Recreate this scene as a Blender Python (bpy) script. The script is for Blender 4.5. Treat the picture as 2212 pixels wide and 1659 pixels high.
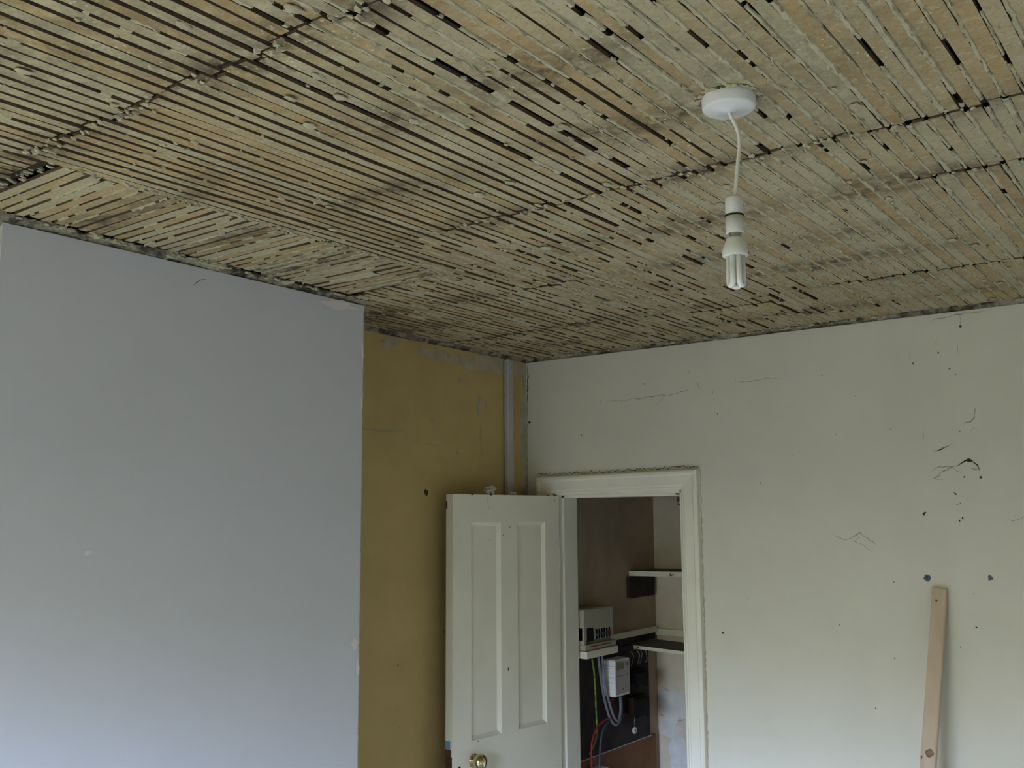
import bpy, math, random
import numpy as np
from mathutils import Vector, Matrix, noise as mnoise

for _o in list(bpy.data.objects): bpy.data.objects.remove(_o, do_unlink=True)
S = bpy.context.scene
COL = S.collection

# ------------------------------------------------------------------ camera
F_PX, YAW, PITCH, ROLL = 2105.61, .6421, .134, -.006
CAM = Vector((2.6238, -3.6169, 1.9012))
fw = Vector((-math.sin(YAW)*math.cos(PITCH), math.cos(YAW)*math.cos(PITCH), math.sin(PITCH)))
rt = fw.cross(Vector((0, 0, 1))).normalized(); up = rt.cross(fw)
c_, s_ = math.cos(ROLL), math.sin(ROLL)
rt, up = c_*rt + s_*up, -s_*rt + c_*up
cd = bpy.data.cameras.new('camera'); cam = bpy.data.objects.new('camera', cd); COL.objects.link(cam)
M = Matrix((rt, up, -fw)).transposed().to_4x4(); M.translation = CAM
cam.matrix_world = M
cd.sensor_width = 36; cd.lens = F_PX/2212*36; cd.clip_start = .02
S.camera = cam

# ------------------------------------------------------------------ sky, daylight, exposure
S.view_settings.view_transform = 'Standard'; S.view_settings.look = 'None'
S.view_settings.gamma = 1; S.view_settings.use_curve_mapping = False
S.view_settings.exposure = 1.88
W = bpy.data.worlds.new('overcast_sky'); S.world = W; W.use_nodes = True
nt = W.node_tree; nt.nodes.clear()
tc = nt.nodes.new('ShaderNodeTexCoord'); sx = nt.nodes.new('ShaderNodeSeparateXYZ')
rp = nt.nodes.new('ShaderNodeValToRGB'); bg = nt.nodes.new('ShaderNodeBackground'); wo = nt.nodes.new('ShaderNodeOutputWorld')
mr = nt.nodes.new('ShaderNodeMapRange'); mr.inputs[1].default_value = -1; mr.inputs[2].default_value = 1
nt.links.new(tc.outputs['Generated'], sx.inputs[0]); nt.links.new(sx.outputs[2], mr.inputs[0])
nt.links.new(mr.outputs[0], rp.inputs[0]); nt.links.new(rp.outputs[0], bg.inputs[0]); nt.links.new(bg.outputs[0], wo.inputs[0])
e = rp.color_ramp.elements
e[0].position = 0.0; e[0].color = (.05, .052, .035, 1)
e[1].position = 1.0; e[1].color = (1.7, 2.35, 4.2, 1)
for p, c in ((.48, (.06, .062, .04, 1)), (.515, (.22, .23, .18, 1)), (.56, (.36, .40, .36, 1)), (.625, (1.6, 2.1, 3.6, 1))):
    q = e.new(p); q.color = c
bg.inputs[1].default_value = 10.5
# window opening in the wall behind the photographer
WX0, WX1, WZ0, WZ1, YL, XR = 0.35, 1.95, 0.60, 2.15, -4.85, 3.75
pd = bpy.data.lights.new('window_daylight', 'AREA'); pd.shape = 'RECTANGLE'; pd.size = WX1-WX0; pd.size_y = WZ1-WZ0
pd.cycles.is_portal = True
po = bpy.data.objects.new('window_daylight', pd); COL.objects.link(po)
po.location = ((WX0+WX1)/2, YL-.12, (WZ0+WZ1)/2); po.rotation_euler = (math.radians(90), 0, 0)

H = 2.6172
rnd = random.Random(7)

# ------------------------------------------------------------------ helpers
class MB:
    def __init__(s): s.v = []; s.f = []; s.m = []; s.t = []; s.sm = []
    def add(s, vs, fs, mat=0, tint=None, smooth=False):
        b = len(s.v); s.v += [tuple(p) for p in vs]
        for f in fs: s.f.append(tuple(i+b for i in f)); s.m.append(mat); s.sm.append(smooth)
        s.t += ([tint]*len(vs) if not isinstance(tint, list) else tint)
    def box(s, a, b, mat=0, tint=None, bev=0.0):
        x0, y0, z0 = [min(a[i], b[i]) for i in range(3)]; x1, y1, z1 = [max(a[i], b[i]) for i in range(3)]
        if bev <= 0:
            s.add([(x0,y0,z0),(x1,y0,z0),(x1,y1,z0),(x0,y1,z0),(x0,y0,z1),(x1,y0,z1),(x1,y1,z1),(x0,y1,z1)],
                  [(0,3,2,1),(4,5,6,7),(0,1,5,4),(1,2,6,5),(2,3,7,6),(3,0,4,7)], mat, tint); return
        vs = []
        for X, sx_ in ((x0, 1), (x1, -1)):
            for Y, sy in ((y0, 1), (y1, -1)):
                for Z, sz in ((z0, 1), (z1, -1)):
                    vs += [(X, Y+sy*bev, Z+sz*bev), (X+sx_*bev, Y, Z+sz*bev), (X+sx_*bev, Y+sy*bev, Z)]
        I = lambda i, j, k, w: ((i*2+j)*2+k)*3+w
        fs = []
        for i in (0, 1):
            fs.append([I(i,0,0,0),I(i,1,0,0),I(i,1,1,0),I(i,0,1,0)]); fs.append([I(0,i,0,1),I(1,i,0,1),I(1,i,1,1),I(0,i,1,1)]); fs.append([I(0,0,i,2),I(1,0,i,2),I(1,1,i,2),I(0,1,i,2)])
        for a_ in (0, 1):
            for b_ in (0, 1):
                fs.append([I(0,a_,b_,1),I(1,a_,b_,1),I(1,a_,b_,2),I(0,a_,b_,2)])
                fs.append([I(a_,0,b_,0),I(a_,1,b_,0),I(a_,1,b_,2),I(a_,0,b_,2)])
                fs.append([I(a_,b_,0,0),I(a_,b_,1,0),I(a_,b_,1,1),I(a_,b_,0,1)])
                for c in (0, 1): fs.append([I(a_,b_,c,0),I(a_,b_,c,1),I(a_,b_,c,2)])
        cx, cy, cz = (x0+x1)/2, (y0+y1)/2, (z0+z1)/2
        out = []
        for f in fs:
            P = [Vector(vs[q]) for q in f]; n = (P[1]-P[0]).cross(P[2]-P[0]); m = sum(P, Vector())/len(P)-Vector((cx, cy, cz))
            out.append(tuple(f) if n.dot(m) > 0 else tuple(reversed(f)))
        s.add(vs, out, mat, tint)
    def tube(s, pts, r, n=10, mat=0, caps=True, tint=None):
        pts = [Vector(p) for p in pts]; R = r if isinstance(r, (list, tuple)) else [r]*len(pts)
        vs = []; fs = []; prev = None
        for i, p in enumerate(pts):
            t = (pts[min(i+1, len(pts)-1)]-pts[max(i-1, 0)]).normalized()
            if prev is None: a = t.orthogonal().normalized()
            else: a = (prev - t*prev.dot(t)).normalized()
            prev = a; b = t.cross(a)
            for k in range(n):
                q = 2*math.pi*k/n; vs.append(p + (a*math.cos(q)+b*math.sin(q))*R[i])
        for i in range(len(pts)-1):
            for k in range(n):
                fs.append((i*n+k, i*n+(k+1) % n, (i+1)*n+(k+1) % n, (i+1)*n+k))
        if caps: fs.append(tuple(range(n-1, -1, -1))); fs.append(tuple((len(pts)-1)*n+k for k in range(n)))
        s.add(vs, fs, mat, tint, True)
    def lathe(s, c, axis, prof, n=32, mat=0):
        c = Vector(c); ax = Vector(axis).normalized(); a = ax.orthogonal().normalized(); b = ax.cross(a)
        vs = []; fs = []
        for (r, h) in prof:
            for k in range(n):
                q = 2*math.pi*k/n; vs.append(c+ax*h+(a*math.cos(q)+b*math.sin(q))*max(r, 1e-5))
        for i in range(len(prof)-1):
            for k in range(n): fs.append((i*n+k, i*n+(k+1) % n, (i+1)*n+(k+1) % n, (i+1)*n+k))
        s.add(vs, fs, mat, None, True)
    def blob(s, c, rad, seed, mat=0, rough=.35, tint=None, sub=1):
        t = (1+5**.5)/2
        V = [(-1,t,0),(1,t,0),(-1,-t,0),(1,-t,0),(0,-1,t),(0,1,t),(0,-1,-t),(0,1,-t),(t,0,-1),(t,0,1),(-t,0,-1),(-t,0,1)]
        Fc = [(0,11,5),(0,5,1),(0,1,7),(0,7,10),(0,10,11),(1,5,9),(5,11,4),(11,10,2),(10,7,6),(7,1,8),(3,9,4),(3,4,2),(3,2,6),(3,6,8),(3,8,9),(4,9,5),(2,4,11),(6,2,10),(8,6,7),(9,8,1)]
        V = [Vector(v).normalized() for v in V]
        for _ in range(sub):
            cache = {}; nf = []
            def mid(a, b):
                k = (min(a, b), max(a, b))
                if k not in cache: V.append(((V[a]+V[b])/2).normalized()); cache[k] = len(V)-1
                return cache[k]
            for a, b, d in Fc:
                x, y, z = mid(a, b), mid(b, d), mid(d, a); nf += [(a,x,z),(b,y,x),(d,z,y),(x,y,z)]
            Fc = nf
        vs = []
        for v in V:
            k = 1+rough*mnoise.noise(v*1.6+Vector((seed*3.1, seed*1.7, seed)))*1.6
            vs.append((c[0]+v.x*rad[0]*k, c[1]+v.y*rad[1]*k, c[2]+v.z*rad[2]*k))
        s.add(vs, Fc, mat, tint, False)
    def build(s, name, mats, parent=None, bevel=0, xf=None):
        me = bpy.data.meshes.new(name)
        vs = s.v if xf is None else [tuple(xf @ Vector(p)) for p in s.v]
        me.from_pydata(vs, [], s.f); 
        for m in (mats if isinstance(mats, (list, tuple)) else [mats]): me.materials.append(m)
        me.polygons.foreach_set('material_index', s.m); me.polygons.foreach_set('use_smooth', s.sm)
        if any(t is not None for t in s.t):
            at = me.color_attributes.new('tint', 'FLOAT_COLOR', 'POINT')
            flat = []
            for t in s.t:
                t = t or (0.5, 0, 0); flat += [t[0], t[1], t[2], 1]
            at.data.foreach_set('color', flat)
        me.update()
        o = bpy.data.objects.new(name, me); COL.objects.link(o)
        if parent is not None: o.parent = parent
        if bevel:
            b = o.modifiers.new('bevel', 'BEVEL'); b.width = bevel; b.segments = 2; b.limit_method = 'ANGLE'; b.angle_limit = .6
        return o

def tag(o, label=None, cat=None, group=None, kind=None):
    for k, v in (('label', label), ('category', cat), ('group', group), ('kind', kind)):
        if v: o[k] = v
    return o
def empty(name, loc):
    o = bpy.data.objects.new(name, None); o.location = loc; o.empty_display_size = .05; COL.objects.link(o); return o
def under(o, parent):
    o.parent = parent; o.matrix_parent_inverse = Matrix.Translation(parent.location).inverted(); return o
def crv(pts, n=8):
    P = [Vector(p) for p in pts]; P = [2*P[0]-P[1]]+P+[2*P[-1]-P[-2]]; out = []
    for i in range(1, len(P)-2):
        for k in range(n):
            t = k/n; a, b, c, d = P[i-1:i+3]
            out.append(.5*((2*b)+(c-a)*t+(2*a-5*b+4*c-d)*t*t+(3*b-a-3*c+d)*t**3))
    out.append(P[-2]); return out

# ------------------------------------------------------------------ materials
def mat(name, col, rough=.75, col2=None, scale=8, amt=1.0, lo=.4, hi=.65, speck=None, speck_scale=25, speck_th=.06, bump=0, bscale=60,
        metal=0, tint=None, stretch=None, detail=5, spec=.3):
    m = bpy.data.materials.new(name); m.use_nodes = True; N = m.node_tree.nodes; L = m.node_tree.links
    b = N['Principled BSDF']; b.inputs['Roughness'].default_value = rough; b.inputs['Metallic'].default_value = metal
    b.inputs['Specular IOR Level'].default_value = spec
    t = N.new('ShaderNodeTexCoord'); co = t.outputs['Object']
    if stretch:
        mp = N.new('ShaderNodeMapping'); mp.inputs['Scale'].default_value = stretch; L.new(co, mp.inputs[0]); cs = mp.outputs[0]
    else: cs = co
    def noise(sc, dt=5, src=None, rg=.6):
        n = N.new('ShaderNodeTexNoise'); n.inputs['Scale'].default_value = sc; n.inputs['Detail'].default_value = dt
        n.inputs['Roughness'].default_value = rg; L.new(src or co, n.inputs['Vector']); return n.outputs['Fac']
    def ramp(src, a, z):
        r = N.new('ShaderNodeMapRange'); r.inputs[1].default_value = a; r.inputs[2].default_value = z; L.new(src, r.inputs[0]); return r.outputs[0]
    def mix(f, a, c, mode='MIX'):
        x = N.new('ShaderNodeMix'); x.data_type = 'RGBA'; x.blend_type = mode
        if isinstance(f, float): x.inputs[0].default_value = f
        else: L.new(f, x.inputs[0])
        for k, q in ((6, a), (7, c)):
            if isinstance(q, tuple): x.inputs[k].default_value = (*q, 1)
            else: L.new(q, x.inputs[k])
        return x.outputs[2]
    out = col
    if col2 is not None:
        f = ramp(noise(scale, detail, cs), lo, hi)
        if amt < 1:
            q = N.new('ShaderNodeMath'); q.operation = 'MULTIPLY'; q.inputs[1].default_value = amt; L.new(f, q.inputs[0]); f = q.outputs[0]
        out = mix(f, out, col2)
    if tint:      # per-lath variation: r = plastered amount, g = dirt and darker tone towards the ochre wall
        a = N.new('ShaderNodeAttribute'); a.attribute_name = 'tint'; sp = N.new('ShaderNodeSeparateColor'); L.new(a.outputs['Color'], sp.inputs[0])
        ad = N.new('ShaderNodeMath'); ad.operation = 'ADD'; L.new(sp.outputs[0], ad.inputs[0]); L.new(noise(14, 8, None, .72), ad.inputs[1])
        out = mix(ramp(ad.outputs[0], .62, 1.12), out, tint[0])
        # broken film of lime and dust
        out = mix(ramp(noise(55, 8, None, .75), .50, .66), out, tint[2])
        gr = ramp(noise(150, 4), .55, .74)
        out = mix(gr, out, tint[3])
        md = N.new('ShaderNodeMath'); md.operation = 'MULTIPLY'; L.new(sp.outputs[1], md.inputs[0]); L.new(ramp(noise(22, 8, None, .7), .36, .58), md.inputs[1])
        out = mix(md.outputs[0], out, tint[1])
        vo = N.new('ShaderNodeTexVoronoi'); vo.inputs['Scale'].default_value = 70; L.new(co, vo.inputs['Vector'])
        pq = N.new('ShaderNodeMath'); pq.operation = 'MULTIPLY'; L.new(ramp(vo.outputs['Distance'], .22, .12), pq.inputs[0]); L.new(ramp(noise(8, 3), .52, .60), pq.inputs[1])
        out = mix(pq.outputs[0], out, tint[4])
    if speck:
        v = N.new('ShaderNodeTexVoronoi'); v.inputs['Scale'].default_value = speck_scale; L.new(co, v.inputs['Vector'])
        g = ramp(v.outputs['Distance'], speck_th, speck_th*.5)
        h = ramp(noise(speck_scale*.35, 2), .55, .6)
        q = N.new('ShaderNodeMath'); q.operation = 'MULTIPLY'; L.new(g, q.inputs[0]); L.new(h, q.inputs[1])
        out = mix(q.outputs[0], out, speck)
    if isinstance(out, tuple): b.inputs['Base Color'].default_value = (*out, 1)
    else: L.new(out, b.inputs['Base Color'])
    if bump:
        bn = N.new('ShaderNodeBump'); bn.inputs['Strength'].default_value = bump; bn.inputs['Distance'].default_value = .004
        L.new(noise(bscale, 4), bn.inputs['Height']); L.new(bn.outputs[0], b.inputs['Normal'])
    return m

M_board = mat('plasterboard', (.55, .55, .55), .8, (.52, .52, .515), 2, .4, bump=.05)
M_filler = mat('pink_filler', (.70, .62, .58), .85)
M_ochre = mat('ochre_paint', (.52, .385, .155), .8, (.44, .325, .13), 5, .8, .35, .7, speck=(.14, .11, .07), speck_scale=9, speck_th=.05, bump=.25, bscale=25)
M_patch = mat('cream_patch', (.46, .40, .27), .85, (.36, .32, .22), 20, 1)
M_cream = mat('cream_wall', (.66, .635, .52), .75, (.60, .575, .47), 2.5, .8, .35, .7, speck=(.18, .15, .11), speck_scale=16, speck_th=.045, bump=.2, bscale=18)
M_dark = mat('dark_crack', (.05, .04, .03), .95)
M_faint = mat('faint_crack', (.36, .32, .25), .95)
M_plug = mat('blue_grey_plug', (.10, .12, .17), .8)
M_gloss = mat('cream_gloss', (.76, .73, .58), .33, (.72, .69, .545), 6, .8, speck=(.1, .08, .05), speck_scale=12, speck_th=.02, bump=.08, bscale=25, spec=.5)
M_gloss2 = mat('casing_gloss', (.78, .75, .62), .4, (.73, .70, .58), 8, .8, bump=.1, bscale=20, spec=.5)
M_lath = mat('lath_wood', (.415, .295, .14), .9, (.335, .235, .10), 12, .9, .4, .7, tint=((.42, .37, .225), (.075, .055, .03), (.455, .405, .26), (.25, .20, .11), (.54, .50, .37)), bump=.6, bscale=70)
M_key = mat('old_plaster', (.46, .42, .275), .95, (.34, .30, .19), 25, .9, .4, .65, bump=.8, bscale=90)
M_keyd = mat('dirty_plaster', (.30, .27, .19), .95, (.06, .05, .035), 14, 1, .46, .62, bump=.9, bscale=60)
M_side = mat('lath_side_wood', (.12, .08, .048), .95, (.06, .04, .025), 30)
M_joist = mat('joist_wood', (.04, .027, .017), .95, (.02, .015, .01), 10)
M_wood = mat('floor_wood', (.31, .265, .18), .7, (.24, .20, .13), 3, stretch=(8, 1, 1))
M_pine = mat('pine', (.56, .45, .32), .7, (.48, .36, .24), 6, .8, .35, .7, stretch=(6, 6, .6))
M_knot = mat('knot', (.26, .15, .09), .7, (.15, .075, .045), 60)
M_white = mat('white_plastic', (.66, .66, .63), .4, spec=.5)
M_flex = mat('white_flex', (.68, .68, .60), .45)
M_pipe = mat('pipe_paint', (.46, .44, .42), .6, (.40, .38, .37), 10)
M_ring = mat('black_rubber', (.015, .015, .015), .6)
M_brasscap = mat('tin_cap', (.45, .43, .38), .35, metal=1)
M_tube = mat('phosphor_tube', (.80, .80, .76), .18, spec=.6)
M_bulbcase = mat('bulb_housing', (.68, .70, .64), .35)
M_brass = mat('worn_brass', (.62, .53, .32), .16, metal=1)
M_blue = mat('blue_paint', (.17, .30, .33), .7)
M_bare = mat('bare_brown_wood', (.11, .05, .02), .8, (.04, .02, .01), 60)
M_cupleft = mat('cupboard_plaster', (.46, .36, .25), .9, (.36, .28, .19), 5, .8)
M_cupback = mat('old_wallpaper', (.66, .58, .46), .9, (.56, .49, .38), 8, .9, bump=.4, bscale=14)
M_paper = mat('pale_backing_paper', (.66, .66, .62), .9, (.56, .55, .50), 10)
M_back = mat('dark_backboard', (.045, .03, .026), .8, (.02, .018, .02), 9)
M_brown = mat('brown_hardboard', (.22, .10, .035), .7, (.17, .075, .03), 12)
M_shelf = mat('shelf_gloss', (.78, .76, .62), .5, (.70, .67, .54), 20)
M_shelft = mat('shelf_top_dark', (.19, .16, .13), .9, (.13, .11, .09), 15)  # top face much darker than the shelf edge
M_meter = mat('grey_white_plastic', (.80, .80, .82), .5)
M_meterf = mat('meter_face', (.42, .40, .38), .5)
M_black = mat('black_bakelite', (.007, .007, .009), .6, spec=.12)
M_bred = mat('brown_bakelite', (.03, .014, .010), .6, spec=.12)
M_lcd = mat('lcd_green', (.18, .20, .08), .3)
M_red = mat('red_insulation', (.24, .022, .03), .5)
M_green = mat('green_yellow_insulation', (.30, .32, .04), .45, (.07, .20, .03), 60, 1, .48, .52)
M_grey = mat('grey_cable', (.20, .21, .24), .45)
M_cublue = mat('breaker_blue', (.04, .07, .13), .4)
M_cucase = mat('consumer_unit_plastic', (.40, .37, .28), .45)
M_ink = mat('printed_grey', (.12, .12, .13), .7)

# ------------------------------------------------------------------ marks on walls (cracks, holes, patches)
PL = {'y0': lambda a, b, e: (a, -e, b), 'x0': lambda a, b, e: (e, a, b), 'ch': lambda a, b, e: (.308+e, a, b),
      'cb': lambda a, b, e: (a, 1.0-e, b), 'dl': lambda a, b, e: (.172-.1045*a+.9945*e, -.02-.9945*a-.1045*e, b)}
def ribbon(mb, plane, pts, w, mi, seed, jit=.5, step=.012, e=.0009):
    r = random.Random(seed); P = [Vector((p[0], p[1])) for p in pts]; out = []
    for a, b in zip(P[:-1], P[1:]):
        n = max(1, int((b-a).length/step))
        for k in range(n): out.append(a.lerp(b, k/n))
    out.append(P[-1]); Q = []
    for i, p in enumerate(out):
        d = (out[min(i+1, len(out)-1)]-out[max(i-1, 0)]).normalized(); nn = Vector((-d.y, d.x))
        j = (r.random()-.5)*jit*.012
        end = min(1, .25+min(i, len(out)-1-i)/2)
        ww = w*(.35+1.1*r.random())*end
        Q.append((p+nn*(j-ww/2), p+nn*(j+ww/2)))
    vs = []; f = PL[plane]
    for a, b in Q: vs += [f(a.x, a.y, e), f(b.x, b.y, e)]
    mb.add(vs, [(2*i, 2*i+1, 2*i+3, 2*i+2) for i in range(len(Q)-1)], mi)
FLK = [0]
def flake(mb, plane, c, r, mi, seed, e=.0008, n=18, rough=.35):
    FLK[0] += 1; e += .00013*(FLK[0] % 7)
    f = PL[plane]; vs = [f(c[0], c[1], e)]
    for k in range(n):
        q = 2*math.pi*k/n; m = 1+rough*2*mnoise.noise(Vector((math.cos(q)*1.3+seed, math.sin(q)*1.3, seed*2.3)))
        vs.append(f(c[0]+math.cos(q)*r[0]*m, c[1]+math.sin(q)*r[1]*m, e))
    mb.add(vs, [(0, 1+k, 1+(k+1) % n) for k in range(n)], mi)

TOPZ = H+.16
# ------------------------------------------------------------------ structure: floor and walls
mb = MB(); mb.box((-.02, YL-.02, -.12), (XR+.02, 1.15, 0))
tag(mb.build('floor', M_wood), kind='structure')

# wall with the doorway
OX0, OX1, OZ = .150, .783, 2.000
WT = .15
mb = MB()
WY = 2.600
mb.box((-.10, 0, 0), (OX0-.0, WT, WY)); mb.box((OX1, 0, 0), (XR+.1, WT, WY)); mb.box((OX0, 0, OZ), (OX1, WT, WY))
mb.box((-.10, .012, WY), (XR+.1, WT, TOPZ), 3)
ribbon(mb, 'y0', [(.552,2.395),(.59,2.388),(.636,2.392),(.69,2.397),(.73,2.392),(.79,2.402),(.83,2.405)], .0035, 2, 1)
ribbon(mb, 'y0', [(.72,2.398),(.70,2.38),(.672,2.358)], .003, 2, 2)
ribbon(mb, 'y0', [(.43,2.385),(.47,2.392),(.52,2.382),(.56,2.395)], .002, 2, 3)
ribbon(mb, 'y0', [(.079,2.418),(.081,2.402)], .006, 1, 4, 0)
flake(mb, 'y0', (.018, 2.325), (.007, .006), 1, 5)
for (x, z, h) in ((.83,2.49,.02),(.868,2.44,.035),(.93,2.41,.03),(.40,2.40,.02),(1.03,2.44,.02)): ribbon(mb, 'y0', [(x, z), (x+.002, z-h)], .003, 1, int(x*100), 0)
ribbon(mb, 'y0', [(1.03,2.425),(1.10,2.42),(1.16,2.425),(1.22,2.42)], .002, 2, 6)
ribbon(mb, 'y0', [(1.755,2.117),(1.775,2.115),(1.79,2.125),(1.815,2.138)], .006, 2, 7)
ribbon(mb, 'y0', [(1.765,2.116),(1.785,2.122),(1.80,2.132)], .004, 1, 8)
ribbon(mb, 'y0', [(1.75,2.018),(1.80,2.052),(1.835,2.063),(1.872,2.083)], .0045, 2, 9)
ribbon(mb, 'y0', [(1.835,2.062),(1.872,2.082),(1.90,2.062),(1.902,2.04)], .004, 1, 10)
ribbon(mb, 'y0', [(1.75,2.045),(1.775,2.060),(1.80,2.060),(1.825,2.063)], .003, 2, 11)
ribbon(mb, 'y0', [(1.80,2.045),(1.822,2.052),(1.845,2.040)], .004, 2, 12)
ribbon(mb, 'y0', [(1.875,2.055),(1.89,2.045),(1.905,2.048)], .005, 2, 13)
ribbon(mb, 'y0', [(1.76,2.018),(1.785,2.016)], .003, 2, 14)
flake(mb, 'y0', (1.872,2.08), (.009,.006), 1, 15)
ribbon(mb, 'y0', [(1.777,2.57),(1.79,2.582),(1.83,2.585),(1.89,2.59),(1.95,2.59)], .003, 2, 16)
ribbon(mb, 'y0', [(1.873,2.587),(1.875,2.56),(1.874,2.545)], .003, 2, 17)
flake(mb, 'y0', (1.875,2.545), (.004,.004), 1, 17)
ribbon(mb, 'y0', [(1.395,1.824),(1.43,1.806),(1.46,1.812),(1.49,1.83),(1.515,1.812),(1.545,1.79)], .003, 2, 18)
ribbon(mb, 'y0', [(1.49,1.82),(1.47,1.80),(1.50,1.79),(1.53,1.765)], .0025, 2, 19)
ribbon(mb, 'y0', [(1.862,2.205),(1.885,2.212),(1.90,2.222),(1.902,2.26)], .004, 2, 20)
ribbon(mb, 'y0', [(1.878,2.175),(1.895,2.19),(1.908,2.18)], .004, 2, 21)
ribbon(mb, 'y0', [(1.98,1.875),(2.02,1.88),(2.06,1.905)], .003, 2, 22)
for (x, z, s) in ((1.715,1.898,.008),(1.719,1.903,.005),(1.83,1.874,.005),(1.841,1.882,.006),(1.824,1.964,.005),(1.819,1.969,.003),(1.826,1.929,.004),(1.836,1.933,.003),(1.855,2.023,.005),
                  (1.905,2.02,.006),(.941,1.442,.006),(1.588,1.397,.004),(1.806,1.451,.003),(1.513,1.219,.004),(1.05,1.58,.003),(1.86,1.63,.003),(1.848,2.38,.004),
                  (1.797,2.46,.005),(1.83,2.40,.004),(1.71,2.43,.005),(1.85,2.18,.003),(1.50,2.33,.004),(1.62,2.20,.003),(1.38,2.42,.003),(1.25,2.12,.003),(.95,2.30,.004),(.62,2.45,.003),(.30,2.25,.004),(1.12,2.02,.003),(1.60,1.66,.003),(1.40,1.50,.003),(1.86,1.52,.004)):
    flake(mb, 'y0', (x, z), (s*.6, s*.6), 1, x*31+z*7, rough=.5)
for (x, z, h) in ((1.79,2.50,.03),(1.86,2.50,.05),(1.70,2.47,.03),(1.73,2.20,.04)): ribbon(mb, 'y0', [(x, z), (x+.001, z-h)], .0022, 2, int(z*100), 0)
flake(mb, 'y0', (1.713,1.678), (.012,.011), 4, 2.2, rough=.2); flake(mb, 'y0', (1.713,1.680), (.004,.004), 1, 2.9, e=.0014)
flake(mb, 'y0', (1.915,1.683), (.009,.008), 4, 3.2, rough=.3)
ribbon(mb, 'y0', [(.063,2.084),(.45,2.087),(.862,2.094)], .0035, 1, 33, 1.2, .004, .0012)
ribbon(mb, 'y0', [(.862,2.094),(.866,2.05),(.864,1.7),(.862,1.2),(.86,.3)], .004, 2, 34, .3)
ribbon(mb, 'y0', [(.010,2.59),(.006,2.4),(.004,2.2),(.003,2.0),(.003,1.6)], .005, 2, 35, .4, .01)
ribbon(mb, 'y0', [(.012,2.55),(.008,2.42)], .004, 1, 36, .4, .01)
tag(mb.build('wall_right', [M_cream, M_dark, M_faint, M_keyd, M_plug]), kind='structure')

# recessed ochre wall beside the chimney breast
mb = MB()
mb.box((-.10, YL, 0), (0, 0, 2.600)); mb.box((-.10, YL, 2.600), (-.01, 0, TOPZ), 3)
for (y, z, a, b) in ((-.895,2.573,.035,.018),(-.715,2.566,.020,.016),(-.62,2.562,.07,.017),(-.50,2.552,.10,.018),(-.40,2.550,.09,.022),(-.30,2.556,.075,.038),(-.23,2.56,.06,.030),(-.08,2.565,.05,.03),(-.03,2.555,.035,.03)):
    flake(mb, 'x0', (y, z), (a, b), 1, y*9, n=30, rough=.55)
ribbon(mb, 'x0', [(-.012,2.60),(-.020,2.3),(-.018,2.0),(-.02,1.5),(-.02,.9)], .05, 1, 50, .4, .03, .0007)
ribbon(mb, 'x0', [(-1.09,2.222),(-1.0,2.222),(-.90,2.226),(-.81,2.230)], .003, 2, 51)
ribbon(mb, 'x0', [(-.81,2.2),(-.70,2.19),(-.60,2.18)], .0025, 2, 52)
for (y, z, w, h) in ((-.346,2.405,.012,.02),(-.355,2.365,.009,.028),(-.30,2.38,.006,.02),(-.48,2.47,.007,.012)):
    flake(mb, 'x0', (y, z), (w, h), 5, y*17, rough=.5)
flake(mb, 'x0', (-.687,1.996), (.009,.013), 4, 3.7, rough=.5)
for (y, z, w, h) in ((-.65,2.29,.008,.012),(-.69,2.13,.012,.01),(-.62,2.20,.01,.006),(-.335,2.24,.003,.05),(-.33,2.17,.004,.02),(-.9,2.05,.01,.005)):
    flake(mb, 'x0', (y, z), (w, h), 1, y*13, rough=.5)
ribbon(mb, 'x0', [(-.50,2.165),(-.485,2.155)], .005, 4, 53); ribbon(mb, 'x0', [(-.85,2.47),(-.845,2.44)], .003, 2, 54)
tag(mb.build('wall_left', [M_ochre, M_patch, M_faint, M_keyd, M_dark, M_faint]), kind='structure')

# chimney breast, boarded and skimmed
mb = MB()
mb.box((0.002, -2.541, 0), (.308, -1.344, 2.601)); mb.box((0.002, -2.53, 2.601), (.297, -1.355, TOPZ), 2)
ribbon(mb, 'ch', [(-2.012,2.545),(-2.0,2.558),(-1.985,2.568),(-1.97,2.571)], .0022, 3, 60, .1)
flake(mb, 'ch', (-1.46,2.583), (.07,.013), 1, 61, rough=.4)
for (y, z, a, b) in ((-1.366,1.497,.012,.018),(-1.354,1.42,.008,.022),(-1.352,2.44,.005,.04),(-1.350,2.27,.005,.03)):
    flake(mb, 'ch', (y, z), (a, b), 1, z*3, rough=.4)
ribbon(mb, 'ch', [(-1.3465,2.59),(-1.3465,2.0),(-1.3465,.3)], .003, 4, 62, .12, .01)
flake(mb, 'ch', (-2.284,1.815), (.008,.006), 1, 63)
tag(mb.build('wall_chimney_breast', [M_board, M_filler, M_keyd, M_bred, M_patch]), kind='structure')

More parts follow.
